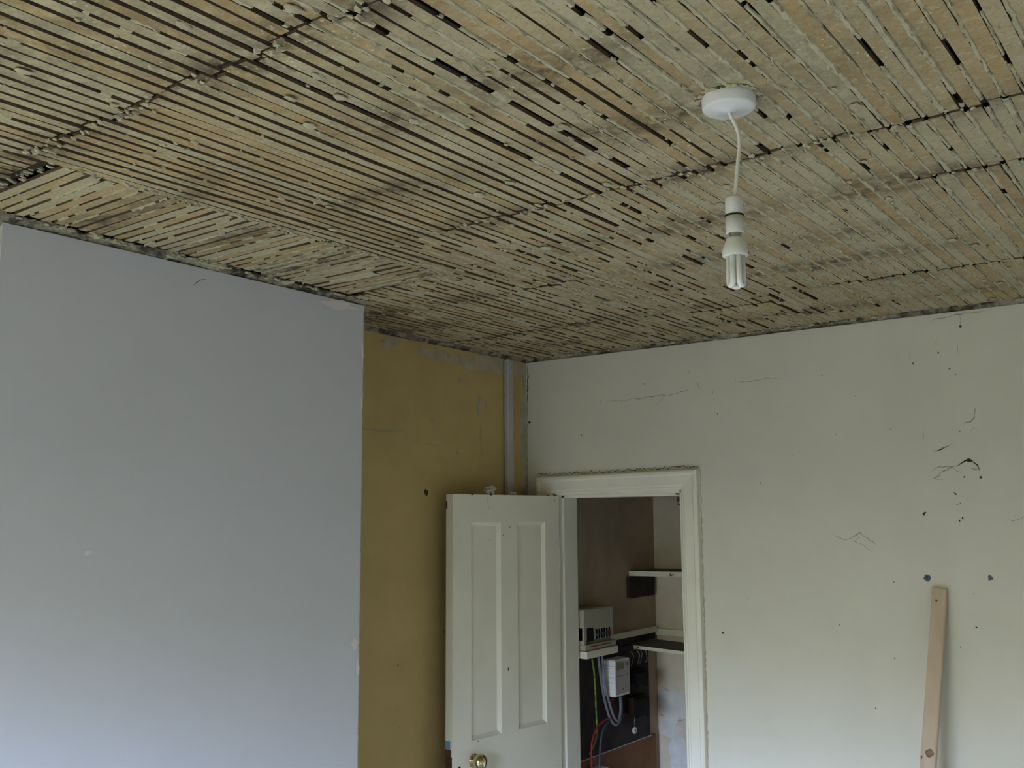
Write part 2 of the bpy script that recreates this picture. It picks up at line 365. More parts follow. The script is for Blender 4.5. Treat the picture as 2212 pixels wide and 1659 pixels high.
# side and window walls behind the camera
mb = MB(); mb.box((XR, YL-.02, 0), (XR+.1, 0, TOPZ)); tag(mb.build('wall_side', M_cream), kind='structure')
mb = MB()
mb.box((-.1, YL-.25, 0), (WX0, YL, TOPZ)); mb.box((WX1, YL-.25, 0), (XR+.1, YL, TOPZ))
mb.box((WX0, YL-.25, 0), (WX1, YL, WZ0)); mb.box((WX0, YL-.25, WZ1), (WX1, YL, TOPZ))
tag(mb.build('wall_back', M_cream), kind='structure')
win = empty('window_1', ((WX0+WX1)/2, YL-.15, WZ0)); tag(win, kind='structure')
mb = MB(); y0, y1 = YL-.18, YL-.13
for a, b in (((WX0, y0, WZ0), (WX0+.05, y1, WZ1)), ((WX1-.05, y0, WZ0), (WX1, y1, WZ1)), ((WX0, y0, WZ0), (WX1, y1, WZ0+.06)), ((WX0, y0, WZ1-.05), (WX1, y1, WZ1)), ((1.125, y0, WZ0), (1.175, y1, WZ1))): mb.box(a, b)
under(mb.build('window_frame', M_gloss), win)
mb = MB(); mb.box((WX0-.04, YL-.12, WZ0-.03), (WX1+.04, YL+.06, WZ0)); under(mb.build('window_sill', M_gloss), win)

# ------------------------------------------------------------------ ceiling: laths, joists, plaster nibs
def n1(x, seed, f=1.0): return mnoise.noise(Vector((x*f, seed*7.31+.37, seed*1.13)))
PITCH_L = .0330
JO = [-4.75, -4.40, -4.05, -3.72, -3.38, -3.04, -2.70, -2.375, -2.09, -1.805, -1.47, -1.15, -.88, -.56, -.25]
ceil_root = empty('ceiling', (1.8, -2.0, H)); tag(ceil_root, kind='structure')
mb = MB()
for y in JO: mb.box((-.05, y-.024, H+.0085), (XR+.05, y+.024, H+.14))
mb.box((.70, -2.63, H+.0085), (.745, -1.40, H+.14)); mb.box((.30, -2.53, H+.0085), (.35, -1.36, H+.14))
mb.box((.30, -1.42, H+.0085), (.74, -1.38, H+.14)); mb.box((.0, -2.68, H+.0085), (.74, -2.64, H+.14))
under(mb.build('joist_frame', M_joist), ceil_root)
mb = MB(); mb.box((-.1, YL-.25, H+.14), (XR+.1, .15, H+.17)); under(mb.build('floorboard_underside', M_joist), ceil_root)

def lath(mb, along, fix, a, b, w, dz, tint, seed):
    # along: 'y' or 'x'; fix: centre coordinate across; a<b ends
    n = max(2, int((b-a)/.07)); vs = []; ts = []; fs = []
    skew = (random.Random(seed).random()-.5)*.006
    for i in range(n+1):
        t = i/n; p = a+(b-a)*t
        cc = fix+skew*(t-.5)+.0022*n1(p, seed, 2.2); ww = w*.5+.0016*n1(p, seed+.5, 6)
        z = H+dz+.0016*n1(p, seed+.9, 3)
        if i in (0, n): ww *= .9
        for (q, zz) in ((cc-ww, z+.0065), (cc-ww+.001, z), (cc+ww-.001, z), (cc+ww, z+.0065)):
            vs.append((q, p, zz) if along == 'y' else (p, q, zz))
        d = 0
        yy = p if along == 'y' else fix; xx = fix if along == 'y' else p
        for J in JO:
            d = max(d, math.exp(-((yy-J)/.06)**2)*(.62+1.1*mnoise.noise(Vector((xx*3.1, J*5, 4)))))
        d = max(d, .55*mnoise.noise(Vector((xx*1.7, yy*1.5, 9.2)))*1.5-.05)
        d += .25*max(0, 1-max(0, xx)/.35)*(1 if yy > -1.35 else 0)  # alcove laths get darker towards the ochre wall
        ts += [(tint, max(0, min(1, d)), 0)]*4
    for i in range(n): fs.append((4*i+1, 4*i+5, 4*i+6, 4*i+2))
    mb.add(vs, fs, 0, ts)
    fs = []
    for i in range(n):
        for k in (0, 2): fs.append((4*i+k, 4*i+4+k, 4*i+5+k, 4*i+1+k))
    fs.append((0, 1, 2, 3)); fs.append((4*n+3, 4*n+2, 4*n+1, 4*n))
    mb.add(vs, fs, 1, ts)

def joints(x):
    """y positions at which the laths of this column butt, staggered in bays"""
    r = random.Random(int(x/PITCH_L)*13+5); J = []
    jt = lambda y: y+(r.random()-.5)*.026+.010*n1(x, 3.3, 5)
    if x < .735: J += [-3.4]
    if .735 <= x < 1.80: J += [-2.705]
    if 1.06 <= x < 2.42: J += [-1.805]
    if 1.10 <= x < 1.42: J += [-.485]
    if 1.55 <= x < 2.2: J += [-.60]
    if 2.12 <= x < 3.7: J += [-1.47, -2.375]
    if .73 <= x < 1.06: J += [-1.15]
    if x < .73: J += [-.56]
    if x > 2.42: J += [-3.04, -.56]
    if x < 1.8: J += [-3.72]
    return sorted(jt(y) for y in J)

laths = MB(); keys = MB()
NC = int(XR/PITCH_L)+1
def spans(x):
    """y-intervals in which this column has a lath"""
    if x < .298: return [(YL, -2.655), (-1.342, -.008)]
    if x < .735: return [(YL, -2.655), (-1.425-.17*(x-.30)-.0, -.008)]
    return [(YL, -.008)]
colinfo = []
for i in range(NC):
    x = .018+i*PITCH_L; J = joints(x); segs = []
    for (a, b) in spans(x):
        cuts = [a]+[j for j in J if a+.1 < j < b-.1]+[b]
        for k in range(len(cuts)-1):
            r = random.Random(i*97+k*31+int(a*10)); w = .0232+r.random()*.0050; dx = (r.random()-.5)*.0045
            tint = r.random()*.75; g = .001+r.random()**1.6*.009
            ya = cuts[k]+(g if k else 0)+(0 if k else (r.random()*.03 if a > -3 and a < -1.2 else 0)); yb = cuts[k+1]-(g if k < len(cuts)-2 else 0)
            if abs(b+2.655) < .01 and k == len(cuts)-2: yb -= r.random()*.03
            lath(laths, 'y', x+dx, ya, yb, w, (r.random()-.5)*.0025, tint, i*3.3+k+a)
            segs.append((ya, yb, x+dx, w))
    colinfo.append((x, segs))

def prob(x, y):
    """how much of the gap is still bridged by old plaster"""
    p = .29
    p += .42*max(0, min(1, (x-1.45)/.45))*(1 if y > -3.2 else .6)
    p += .27*max(0, min(1, (y+1.85)/.35))*max(0, min(1, (x-.5)/.5))
    p += .14*max(0, min(1, (y+1.5)/.5))
    p -= .08*(1 if (y > -2.7 and y < -1.8 and x < 1.5) else 0)
    p += .35*mnoise.noise(Vector((x*1.3, y*1.1, 2.2)))
    return p
def fill(mb, along, cx, gw, y0, y1, seed, pf):
    step = .0095; n = int((y1-y0)/step); run = []
    def flush(run):
        if len(run) < 2: return
        vs = []; m = len(run)
        for k, (p, l, r_, zl, zm, zr) in enumerate(run):
            e_ = min(1, .35+.65*min(k, m-1-k)/1.5)
            l2, r2 = (l if along == 'y' else l), r_
            cc = (l+r_)/2; hl = (r_-l)/2
            hw = max(gw*.5+.0006, hl*e_)
            for (q, z) in ((cc-hw, H+.0015), (cc-hw*.55, zl), (cc+hw*.1, zm), (cc+hw*.6, zr), (cc+hw, H+.0015)):
                vs.append((q, p, z) if along == 'y' else (p, q, z))
        mb.add(vs, [(5*k+j, 5*k+5+j, 5*k+6+j, 5*k+1+j) for k in range(m-1) for j in range(4)], 0, None)
    r = random.Random(seed)
    for k in range(n+1):
        p = y0+k*step
        v = .5+.62*(n1(p, seed, 6.5)+.55*n1(p, seed+.31, 15)+.35*n1(p, seed+.77, 40))
        xx, yy = (cx, p) if along == 'y' else (p, cx)
        if v < pf(xx, yy):
            wl = gw*.5+max(-.0005, .0024*r.random()+.003*n1(p, seed+2.1, 30)); wr = gw*.5+max(-.0005, .0024*r.random()+.003*n1(p, seed+3.1, 30))
            dr = lambda: H-.0006-.0022*r.random()**1.5-(.005*r.random() if r.random() < .07 else 0)
            run.append((p, cx-wl, cx+wr, dr(), dr(), dr()))
        else:
            flush(run); run = []
    flush(run)
for i in range(NC-1):
    (xa, sa), (xb, sb) = colinfo[i], colinfo[i+1]
    for (a0, a1, ax_, aw) in sa:
        for (b0, b1, bx_, bw) in sb:
            lo, hi = max(a0, b0), min(a1, b1)
            if hi-lo < .03: continue
            l, r_ = ax_+aw/2, bx_-bw/2; g = r_-l
            if g < .0015: continue
            pf = prob
            fill(keys, 'y', (l+r_)/2, g, lo, hi, i*1.37+lo, pf)
            # hanging nibs of plaster
            r = random.Random(i*7+int(lo*50))
            for q in range(int((hi-lo)*7)):
                y = lo+r.random()*(hi-lo)
                s = .0022+.0042*r.random()**2
                if r.random() < .25+prob(xa, y)*.6:
                    keys.blob(((l+r_)/2+(r.random()-.5)*.016, y, H-.0005), (s*.8, s*(1+1.8*r.random()), s*.8), q+i*3.1+lo, r.random() < .12, .6, None, 0)
            for _q in range(r.choice((0, 0, 1, 2)) if xa < 2.1 else 0):   # long drips left where the key was torn away
                y = lo+r.random()*(hi-lo); ll = .008+.02*r.random()
                keys.blob((r_+.002+ll*.4, y+ll*.5, H-.003), (ll*.45, ll*.7, .003), q+i, 0, .5, None, 0)
# crumbs packed along the butt joints
r = random.Random(3)
for (x0, x1, y, dens) in ((.74,1.80,-2.705,90),(1.06,2.42,-1.805,95),(1.10,1.42,-.485,20),(1.55,2.2,-.60,30),(2.12,2.6,-1.47,25)):
    for k in range(int((x1-x0)*dens)):
        x = x0+r.random()*(x1-x0); s = .0025+.004*r.random()
        if mnoise.noise(Vector((x*6, y, 1))) > -.25: keys.blob((x, y+.010*n1(x, 3.3, 5)+(r.random()-.5)*.030, H-.0005-.0015*r.random()), (s, s*1.2, s*.7), k+x, r.random() < .3, .6, None, 0)

# the panel in front of the chimney where the laths run the other way
prev = None; k = 0; y = -2.612
while y < -1.44:
    r = random.Random(500+k); w = .0245+r.random()*.004
    tt = (y+2.612)/1.17; xe = .722+.012*r.random()+.03*tt
    lath(laths, 'x', y, .338+.012*r.random(), xe, w, (r.random()-.5)*.003, r.random()*.8, 500+k*1.7)
    if prev is not None:
        l, r_ = prev[0]+prev[1]/2, y-w/2; g = r_-l
        if g > .001: fill(keys, 'x', (l+r_)/2, g, .345, xe-.01, 900+k*1.9, lambda x_, y_: .26+.2*max(0, (y_+2.3)/.9)+.4*n1(y_, 5, 3))
    if not (k == 32): prev = (y, w)
    y += .0318+(r.random()-.5)*.002+(.012 if k == 31 else 0); k += 1
r = random.Random(5)
for q in range(150):
    y = -2.62+r.random()*1.2; s = .002+.004*r.random(); keys.blob((.735+(r.random()-.5)*.02+.02*(y+2.6)/1.2, y, H), (s, s*1.4, s*.8), q, q % 3 == 0, .6, None, 0)
for q in range(50):
    x = .34+r.random()*.4; s = .002+.003*r.random(); keys.blob((x, -2.648+(r.random()-.5)*.02, H), (s*.8, s*2.2, s*.8), q+7, q % 3 == 0, .6, None, 0)
lo_ = laths.build('laths', [M_lath, M_side]); under(lo_, ceil_root)
ko = keys.build('plaster_nibs', [M_key, M_keyd]); under(ko, ceil_root)

# ragged plaster left at the wall heads
def band(mb, p0, p1, inn, seed, w=.03, dz=.022, mi=0):
    p0, p1, inn = Vector(p0), Vector(p1), Vector(inn); n = int((p1-p0).length/.008); vs = []; R = random.Random(seed)
    for k in range(n+1):
        b = p0.lerp(p1, k/n); s_k = k*.008
        wv = w*(.75+.9*n1(s_k, seed, 9)+.25*(R.random()-.5)); dv = dz*(.8+.8*n1(s_k, seed+.4, 7)+.2*(R.random()-.5))
        wv = max(.006, wv); dv = max(.006, dv)
        for j, (u, z) in enumerate(((-.003, dv), (.10, dv*.9), (.35, dv*.55), (.7, dv*.22), (1.0, -.003))):
            jx = .003*(R.random()-.5)*2; jz = .003*(R.random()-.5)*2
            vs.append(b+inn*(u*wv+(jx if j else 0))+Vector((0, 0, -z+jz)))
    mb.add(vs, [(5*k+j, 5*k+5+j, 5*k+6+j, 5*k+1+j) for k in range(n) for j in range(4)], mi)
mb = MB()
band(mb, (.300, -2.55, H), (.300, -1.335, H), (1, 0, 0), 11, .040, .018, 1)
band(mb, (-.005, -1.35, H), (-.005, 0, H), (1, 0, 0), 12, .020, .022, 1)
band(mb, (0, .005, H), (XR, .005, H), (0, -1, 0), 13, .026, .020, 1)
r = random.Random(9)
for q in range(70):
    y = -2.53+r.random()*1.18; s = .004+.007*r.random()**2; mb.blob((.318+r.random()*.02, y, H-.004), (s, s*1.8, s*.7), q, q % 2, .5, None, 1)
for q in range(120):
    x = .02+r.random()*2.3; s = .003+.005*r.random()**2; mb.blob((x, -.004-r.random()*.02, H-.006), (s*1.8, s, s*.7), q+99, q % 2, .5, None, 1)
under(mb.build('plaster_edge', [M_key, M_keyd]), ceil_root)

# ------------------------------------------------------------------ door frame and door
door = empty('door_1', (.46, 0, 0)); tag(door, kind='structure')
# casing (architrave) with a moulded section, mitred round the opening
def casing(mb, y_face=0.0, sgn=-1):
    prof = [(0, 0), (0, .022), (.006, .026), (.016, .026), (.022, .018), (.060, .016), (.066, .013), (.072, .013), (.078, .008), (.080, 0)]
    L_, R_, T = .066, .859, 2.078
    path = [((L_, 0), (1, 0)), ((L_, T-.008), (1, -1)), ((R_, T+.004), (-1, -1)), ((R_, 0), (-1, 0))]
    vs = []; n = len(prof)
    for (p, d) in path:
        for (a, h) in prof: vs.append((p[0]+d[0]*a, y_face+sgn*h, p[1]+d[1]*a))
    mb.add(vs, [(n*k+j, n*k+j+1, n*k+n+j+1, n*k+n+j) for k in range(3) for j in range(n-1)])
mb = MB(); casing(mb); under(mb.build('casing', M_gloss2), door)
mb = MB()
mb.box((OX0-.02, -.004, 0), (OX0+.012, WT+.004, OZ), 0, None, .002); mb.box((OX1-.012, -.004, 0), (OX1+.02, WT+.004, OZ), 0, None, .002); mb.box((OX0-.02, -.004, OZ-.012), (OX1+.02, WT+.004, OZ+.02), 0, None, .002)
mb.box((OX0+.012, .045, 0), (OX0+.022, WT, OZ-.012)); mb.box((OX1-.022, .045, 0), (OX1-.012, WT, OZ-.012)); mb.box((OX0+.012, .045, OZ-.022), (OX1-.012, WT, OZ-.012))
flk = random.Random(4)
for q in range(5): mb.blob((OX1-.018, -.004+.006*flk.random(), OZ-.03-.035*flk.random()), (.004, .004, .006), q, 1, .5, None, 0)
mb.blob((OX1-.022, .0, OZ-.016), (.013, .004, .004), 3, 1, .4, None, 0)
under(mb.build('jamb', [M_gloss2, M_dark]), door)

leaf_mb = MB()
# local leaf: u along width, e thickness (0 front .. -.036 back), z
us = [-.02, .073, .253, .354, .526, .630]; zs = [.012, .21, .74, 1.028, 1.873, 1.986]
def LP(u, e, z): return (.172-.1045*u+.9945*e, -.02-.9945*u-.1045*e, z)
TH = .038
for side in (0, 1):
    e0 = 0 if side == 0 else -TH; sg = -1 if side == 0 else 1
    for i in range(5):
        for j in range(5):
            u0, u1, z0, z1 = us[i], us[i+1], zs[j], zs[j+1]
            if i in (1, 3) and j in (1, 3):
                loops = []
                for (ins, dp) in ((0, 0), (.004, .0045), (.015, .0125), (.015, .0125)):
                    loops.append([LP(u0+ins, e0+sg*dp, z0+ins), LP(u1-ins, e0+sg*dp, z0+ins), LP(u1-ins, e0+sg*dp, z1-ins), LP(u0+ins, e0+sg*dp, z1-ins)])
                vs = sum(loops[:3], []); fs = []
                for k in range(2):
                    for q in range(4): fs.append((4*k+q, 4*k+(q+1) % 4, 4*k+4+(q+1) % 4, 4*k+4+q))
                fs.append((8, 9, 10, 11)); leaf_mb.add(vs, fs)
            else: leaf_mb.add([LP(u0, e0, z0), LP(u1, e0, z0), LP(u1, e0, z1), LP(u0, e0, z1)], [(0, 1, 2, 3)])
for (u) in (us[0], us[-1]): leaf_mb.add([LP(u, 0, zs[0]), LP(u, -TH, zs[0]), LP(u, -TH, zs[-1]), LP(u, 0, zs[-1])], [(0, 1, 2, 3)])
for z in (zs[0], zs[-1]): leaf_mb.add([LP(us[0], 0, z), LP(us[-1], 0, z), LP(us[-1], -TH, z), LP(us[0], -TH, z)], [(0, 1, 2, 3)])
# chipped paint along the top edge and specks
r = random.Random(12)
for (u, s) in ((.58,.004),(.52,.006),(.50,.005),(.46,.004),(.41,.006),(.05,.006),(.02,.005),(.0,.006),(.035,.004)):
    p = LP(u, -.002, 1.986); leaf_mb.blob(p, (.004, s*1.6, s*.6), u*50, 1 if s > .0055 else 0, .5, None, 0)
flake(leaf_mb, 'dl', (.313,1.277), (.004,.006), 1, 5, .0009); flake(leaf_mb, 'dl', (.49,1.022), (.003,.003), 1, 6, .0009)
for (u, z) in ((.30,1.852),(.01,1.965),(.42,1.80),(.33,1.75),(.34,1.82)): flake(leaf_mb, 'dl', (u, z), (.0025,.0025), 1, u*9, .0009)
ribbon(leaf_mb, 'dl', [(.432,1.985),(.431,1.955),(.428,1.935),(.422,1.925)], .0018, 1, 7, .1, .008, .0009)
for (u, z) in ((.19,1.935),(.185,1.84),(.20,1.825),(.195,1.815),(.43,1.925)): flake(leaf_mb, 'dl', (u, z), (.003,.004), 4, u*19+z, .0009)
# worn closing edge: blue under-coat, bare wood, black lock strip
def edgequad(e0, e1, z0, z1, mi, off=.0008): 
    u = us[-1]+off; leaf_mb.add([LP(u, e0, z0), LP(u, e1, z0), LP(u, e1, z1), LP(u, e0, z1)], [(0, 1, 2, 3)], mi)
edgequad(-.010, -TH, 1.008, 1.042, 2); edgequad(-.006, -TH, .80, 1.010, 3); edgequad(-.001, -.010, .80, .985, 1); edgequad(-.030, -TH-.0001, 1.93, 1.96, 1)
leaf = leaf_mb.build('door_leaf', [M_gloss, M_dark, M_blue, M_bare, M_white]); under(leaf, door)
# knob
kc = Vector(LP(.513, 0, .952)); kn = Vector((.9945, -.1045, 0))
mb = MB(); kr = .0325; mb.lathe(kc, kn, [(0, .003), (.025, .003), (.027, .0015), (.027, 0), (.0265, .003), (.024, .005), (.013, .007), (.012, .012)]+[(kr*math.sin(a), 0.0355-kr*.85*math.cos(a)) for a in [math.radians(q) for q in range(24, 181, 12)]], 40)
k_ = mb.build('knob', M_brass); k_.parent = leaf; k_.matrix_parent_inverse = leaf.matrix_parent_inverse.copy() @ Matrix(); k_.matrix_parent_inverse = Matrix.Identity(4)
tag(k_, 'polished brass knob')
mb = MB(); c = LP(.592, .0006, .940)
mb.lathe(c, kn, [(0, .0008), (.0055, .0008), (.0055, 0)], 16, 0)
mb.add([LP(.589, .0012, .915), LP(.595, .0012, .915), LP(.5935, .0012, .938), LP(.5905, .0012, .938)], [(0, 1, 2, 3)])
q_ = mb.build('keyhole', M_black); q_.parent = leaf
# hinges
for z in (1.72, .25):
    mb = MB(); mb.tube([LP(-.026, -.006, z-.045), LP(-.026, -.006, z+.045)], .006, 12); h_ = mb.build('hinge', M_gloss); h_.parent = leaf

# ------------------------------------------------------------------ loose lumps on top of the door
mb = MB(); p = LP(.402, -.018, 1.9865)
mb.blob((p[0], p[1], 2.004), (.018, .026, .0185), 4, 0, .5, None, 2); mb.blob((p[0]+.004, p[1]-.016, 1.996), (.010, .014, .011), 9, 0, .5, None, 1)
tag(mb.build('plaster_lump', mat('lump_plaster', (.50, .48, .40), .95, (.35, .32, .25), 40, bump=1, bscale=60)), 'larger crumpled grey-white plaster lump on top of the open door, left of the pipe', 'plaster lump')
mb = MB(); p = LP(.262, -.016, 1.9865); mb.blob((p[0], p[1], 1.9925), (.010, .020, .008), 14, 0, .5, None, 1)
tag(mb.build('plaster_lump', bpy.data.materials['lump_plaster']), 'smaller flat plaster crumb on top of the open door, right of the pipe', 'plaster lump')

# ------------------------------------------------------------------ pipe in the corner
mb = MB(); mb.box((.0015, -.176, .05), (.030, -.1335, 2.598), 0, None, .006)
tag(mb.build('pipe_casing', M_pipe), 'vertical white boxed pipe running up the ochre wall behind the open door to the ceiling', 'pipe')

# ------------------------------------------------------------------ leaning batten
bt = empty('timber_batten', (1.79, -.50, 0)); tag(bt, 'bare pine batten leaning against the cream wall right of the doorway', 'timber')
top = Vector((1.754, -.010, 1.642)); bot = Vector((1.644, -.405, .002))
# direction fitted so that the face meets the wall at its top edge
ax = (top-bot).normalized(); side = Vector((1, 0, 0)); side = (side-ax*side.dot(ax)).normalized(); nrm = ax.cross(side)
if nrm.y > 0: nrm = -nrm
mb = MB(); vs = []; NS = 40; hw, hd = .0235, .0105
for i in range(NS+1):
    t = i/NS; c = bot.lerp(top, t)+side*.0012*math.sin(t*9)
    for (a, b) in ((-hw, -hd), (hw-.003, -hd), (hw, -hd+.003), (hw, hd), (-hw, hd)): vs.append(c+side*a+nrm*(-b))
fs = [(5*i+k, 5*i+(k+1) % 5, 5*i+5+(k+1) % 5, 5*i+5+k) for i in range(NS) for k in range(5)]+[(4, 3, 2, 1, 0), tuple(5*NS+k for k in range(5))]
mb.add(vs, fs)
under(mb.build('plank', M_pine), bt)
def on_batten(t, s, e): return bot.lerp(top, t)+side*s+nrm*(hd+e)
mb = MB()
for (t, s, a, b, sd) in ((.682, .004, .014, .014, 1), (.975, -.006, .004, .005, 2), (.672, -.020, .003, .006, 4)):
    vs = [on_batten(t, s, .0006)]; n = 16; Ltot = (top-bot).length
    for k in range(n):
        q = 2*math.pi*k/n; m = 1+.5*mnoise.noise(Vector((math.cos(q)+sd, math.sin(q), sd)))
        vs.append(on_batten(t+math.sin(q)*b*m/Ltot, max(-hw, min(hw, s+math.cos(q)*a*m)), .0006))
    mb.add(vs, [(0, 1+k, 1+(k+1) % n) for k in range(n)])
    under(mb.build('knot', M_knot), bt); mb = MB()

# ------------------------------------------------------------------ pendant lamp
pl_ = empty('pendant_lamp', (1.964, -2.102, H)); tag(pl_, 'unshaded white ceiling pendant with energy-saving bulb hanging from the lath ceiling', 'lamp')
mb = MB(); mb.lathe((1.9635, -2.1024, H-.028), (0, 0, 1), [(0, 0), (.010, 0), (.0105, .0015), (.038, .0035), (.0405, .005), (.0435, .006), (.0455, .009), (.0465, .030)], 48)
under(mb.build('ceiling_rose', M_white), pl_)
mb = MB(); pts = crv([(1.9635,-2.1024,2.592),(1.9675,-2.0995,2.578),(1.9730,-2.0952,2.563),(1.9762,-2.0930,2.545),(1.9758,-2.0932,2.5252),(1.9714,-2.0965,2.4838),(1.9672,-2.0997,2.437)], 6)
mb.tube(pts, .0033, 12); under(mb.build('flex', M_flex), pl_)
LX, LY = 1.9655, -2.1009
lh = MB()
lh.lathe((LX, LY, 0), (0, 0, 1), [(0, 2.4385), (.011, 2.4385), (.0143, 2.4365), (.0148, 2.434), (.0150, 2.4065), (.0140, 2.405)], 32)
lh.lathe((LX, LY, 0), (0, 0, 1), [(.0140, 2.4035), (.0156, 2.403), (.0156, 2.3755), (.0148, 2.3735), (.011, 2.3735), (.011, 2.385)], 32)
hold = lh.build('lampholder', M_white); under(hold, pl_)
mb = MB(); mb.lathe((LX, LY, 0), (0, 0, 1), [(.0140, 2.4065), (.0164, 2.406), (.0166, 2.4045), (.0164, 2.403), (.0140, 2.4025)], 32); g_ = mb.build('gasket_ring', M_ring); g_.parent = hold; tag(g_, 'black rubber ring')
mb = MB(); mb.lathe((LX, LY, 0), (0, 0, 1), [(.0103, 2.385), (.0103, 2.366)], 24); g_ = mb.build('bulb_cap', M_brasscap)
bulb = MB()
bulb.lathe((LX-.001, LY, 0), (0, 0, 1), [(0, 2.3665), (.0125, 2.3665), (.0145, 2.364), (.0160, 2.359), (.0195, 2.351), (.0212, 2.345), (.0216, 2.3355), (.0212, 2.3345), (0, 2.3340)], 40)
bo = bulb.build('bulb', M_bulbcase); under(bo, pl_); g_.parent = bo
for k in range(3):
    a = math.radians(-6+120*k); cx, cy = LX-.001+.0098*math.cos(a), LY+.0098*math.sin(a); tx, ty = -math.sin(a)*.0062, math.cos(a)*.0062
    zb = 2.284
    pts = [(cx+tx, cy+ty, 2.336), (cx+tx, cy+ty, zb+.006), (cx+tx*.88, cy+ty*.88, zb+.0025), (cx+tx*.5, cy+ty*.5, zb), (cx, cy, zb-.0008), (cx-tx*.5, cy-ty*.5, zb), (cx-tx*.88, cy-ty*.88, zb+.0025), (cx-tx, cy-ty, zb+.006), (cx-tx, cy-ty, 2.336)]
    mb = MB(); mb.tube(pts, .0049, 14); t_ = mb.build('fluorescent_tube', M_tube); t_.parent = bo
# broken plaster collar round the rose
mb = MB(); r = random.Random(2)
for k in range(46):
    a = 2*math.pi*k/46+r.random()*.1; s = .003+.004*r.random()
    mb.blob((1.9635+(.0500+.004*r.random())*math.cos(a), -2.1024+(.0500+.004*r.random())*math.sin(a), H-.002), (s, s, s*.6), k, r.random() < .35, .5, None, 0)
under(mb.build('plaster_collar', [M_key, M_keyd]), ceil_root)

# ------------------------------------------------------------------ meter cupboard beyond the doorway
XL, YB = .10, 1.0
mb = MB(); mb.box((.0, WT+.001, 0), (XL, YB+.1, 2.6)); tag(mb.build('wall_cupboard_left', M_cupleft), kind='structure')
mb = MB(); mb.box((XL, YB, 0), (1.2, YB+.1, 2.6))
flake(mb, 'cb', (.20, .93), (.09, .10), 1, 3, .001, 30, .5); flake(mb, 'cb', (.15, .82), (.07, .04), 1, 5, .0015, 30, .5); flake(mb, 'cb', (.25, .70), (.08, .07), 1, 8, .001, 30, .5)
ribbon(mb, 'cb', [(.11,.885),(.16,.87),(.22,.865),(.26,.87)], .006, 2, 71); ribbon(mb, 'cb', [(.12,1.02),(.18,1.0),(.26,.99)], .004, 2, 72)
flake(mb, 'cb', (.13, 1.93), (.006, .004), 1, 9, .001)
tag(mb.build('wall_cupboard_back', [M_cupback, M_paper, M_faint]), kind='structure')
mb = MB(); mb.box((1.2, WT+.001, 0), (1.3, YB+.1, 2.6)); tag(mb.build('wall_cupboard_right', M_cupleft), kind='structure')
mb = MB(); mb.box((0, WT+.001, 2.6), (1.3, YB+.1, 2.65)); tag(mb.build('ceiling_cupboard', M_cupback), kind='structure')

def shelf(z, za, zb_, th, label, x0=XL+.001, y0=.73):
    e_ = empty('shelf', (.4, .86, z)); tag(e_, label, 'shelf')
    mb = MB(); X1 = 1.19
    f = lambda x: za+(zb_-za)*(x-.1)/.3
    vs = []
    for x in (x0, X1):
        for (y, zz) in ((y0, f(x)), (y0, f(x)-th), (YB-.001, f(x)-th), (YB-.001, f(x))): vs.append((x, y, zz))
    mb.add(vs, [(0, 1, 5, 4), (1, 2, 6, 5), (3, 2, 1, 0), (4, 5, 6, 7)], 0); mb.add(vs, [(0, 4, 7, 3)], 1)
    under(mb.build('shelf_board', [M_shelf, M_shelft], None, 0), e_)
    return e_
s1 = shelf(1.61, 1.620, 1.624, .024, 'uppermost white shelf in the cupboard, fixed above the dark square board')
mb = MB(); mb.tube(crv([(.335, .728, 1.615), (.339, .715, 1.607), (.347, .715, 1.605), (.353, .728, 1.613)], 5), .0016, 8, 0); h_ = under(mb.build('cup_hook', M_black), s1)
s2 = shelf(1.24, 1.258, 1.248, .016, 'lowest white-edged shelf in the cupboard, just right of the meter, with dark top')
mb = MB(); mb.lathe((.145, .7295, 1.250), (0, -1, 0), [(0, .001), (.0035, .001), (.0035, 0)], 12); under(mb.build('nail_head', M_black), s2)
mb = MB(); mb.box((XL+.001, .705, 1.488), (XL+.018, .962, 1.594)); tag(mb.build('support_board', M_back), 'dark square board on the cupboard side wall beneath the uppermost shelf', 'board')
mb = MB(); mb.box((XL+.001, YB-.022, 1.284), (1.19, YB-.001, 1.315)); tag(mb.build('shelf_bearer', M_shelf), 'white bearer batten across the cupboard back wall between the two shelves', 'batten')
mb = MB(); mb.box((XL+.001, .45, 1.300), (XL+.020, .975, 1.328)); tag(mb.build('shelf_bearer', M_shelf), 'white bearer batten along the cupboard left wall beside the fuse board', 'batten')
mb = MB(); mb.box((XL+.001, .45, 1.266), (XL+.012, .965, 1.298)); tag(mb.build('support_board', M_back), 'narrow dark strip of wood under the left wall bearer in the cupboard', 'board')
mb = MB()
mb.box((XL+.001, .17, .800), (.118, .880, 1.228)); mb.box((XL+.001, .17, 1.228), (.118, .728, 1.262)); tag(mb.build('backboard', M_back), 'black-brown wooden backboard carrying the electricity meter', 'board')
mb = MB(); mb.box((XL+.0005, .17, .02), (.114, .945, .796)); mb.box((XL+.0005, .17, .796), (.119, .90, .801), 1)
tag(mb.build('hardboard_panel', [M_brown, M_meterf]), 'orange-brown hardboard panel below the dark backboard in the cupboard', 'board')

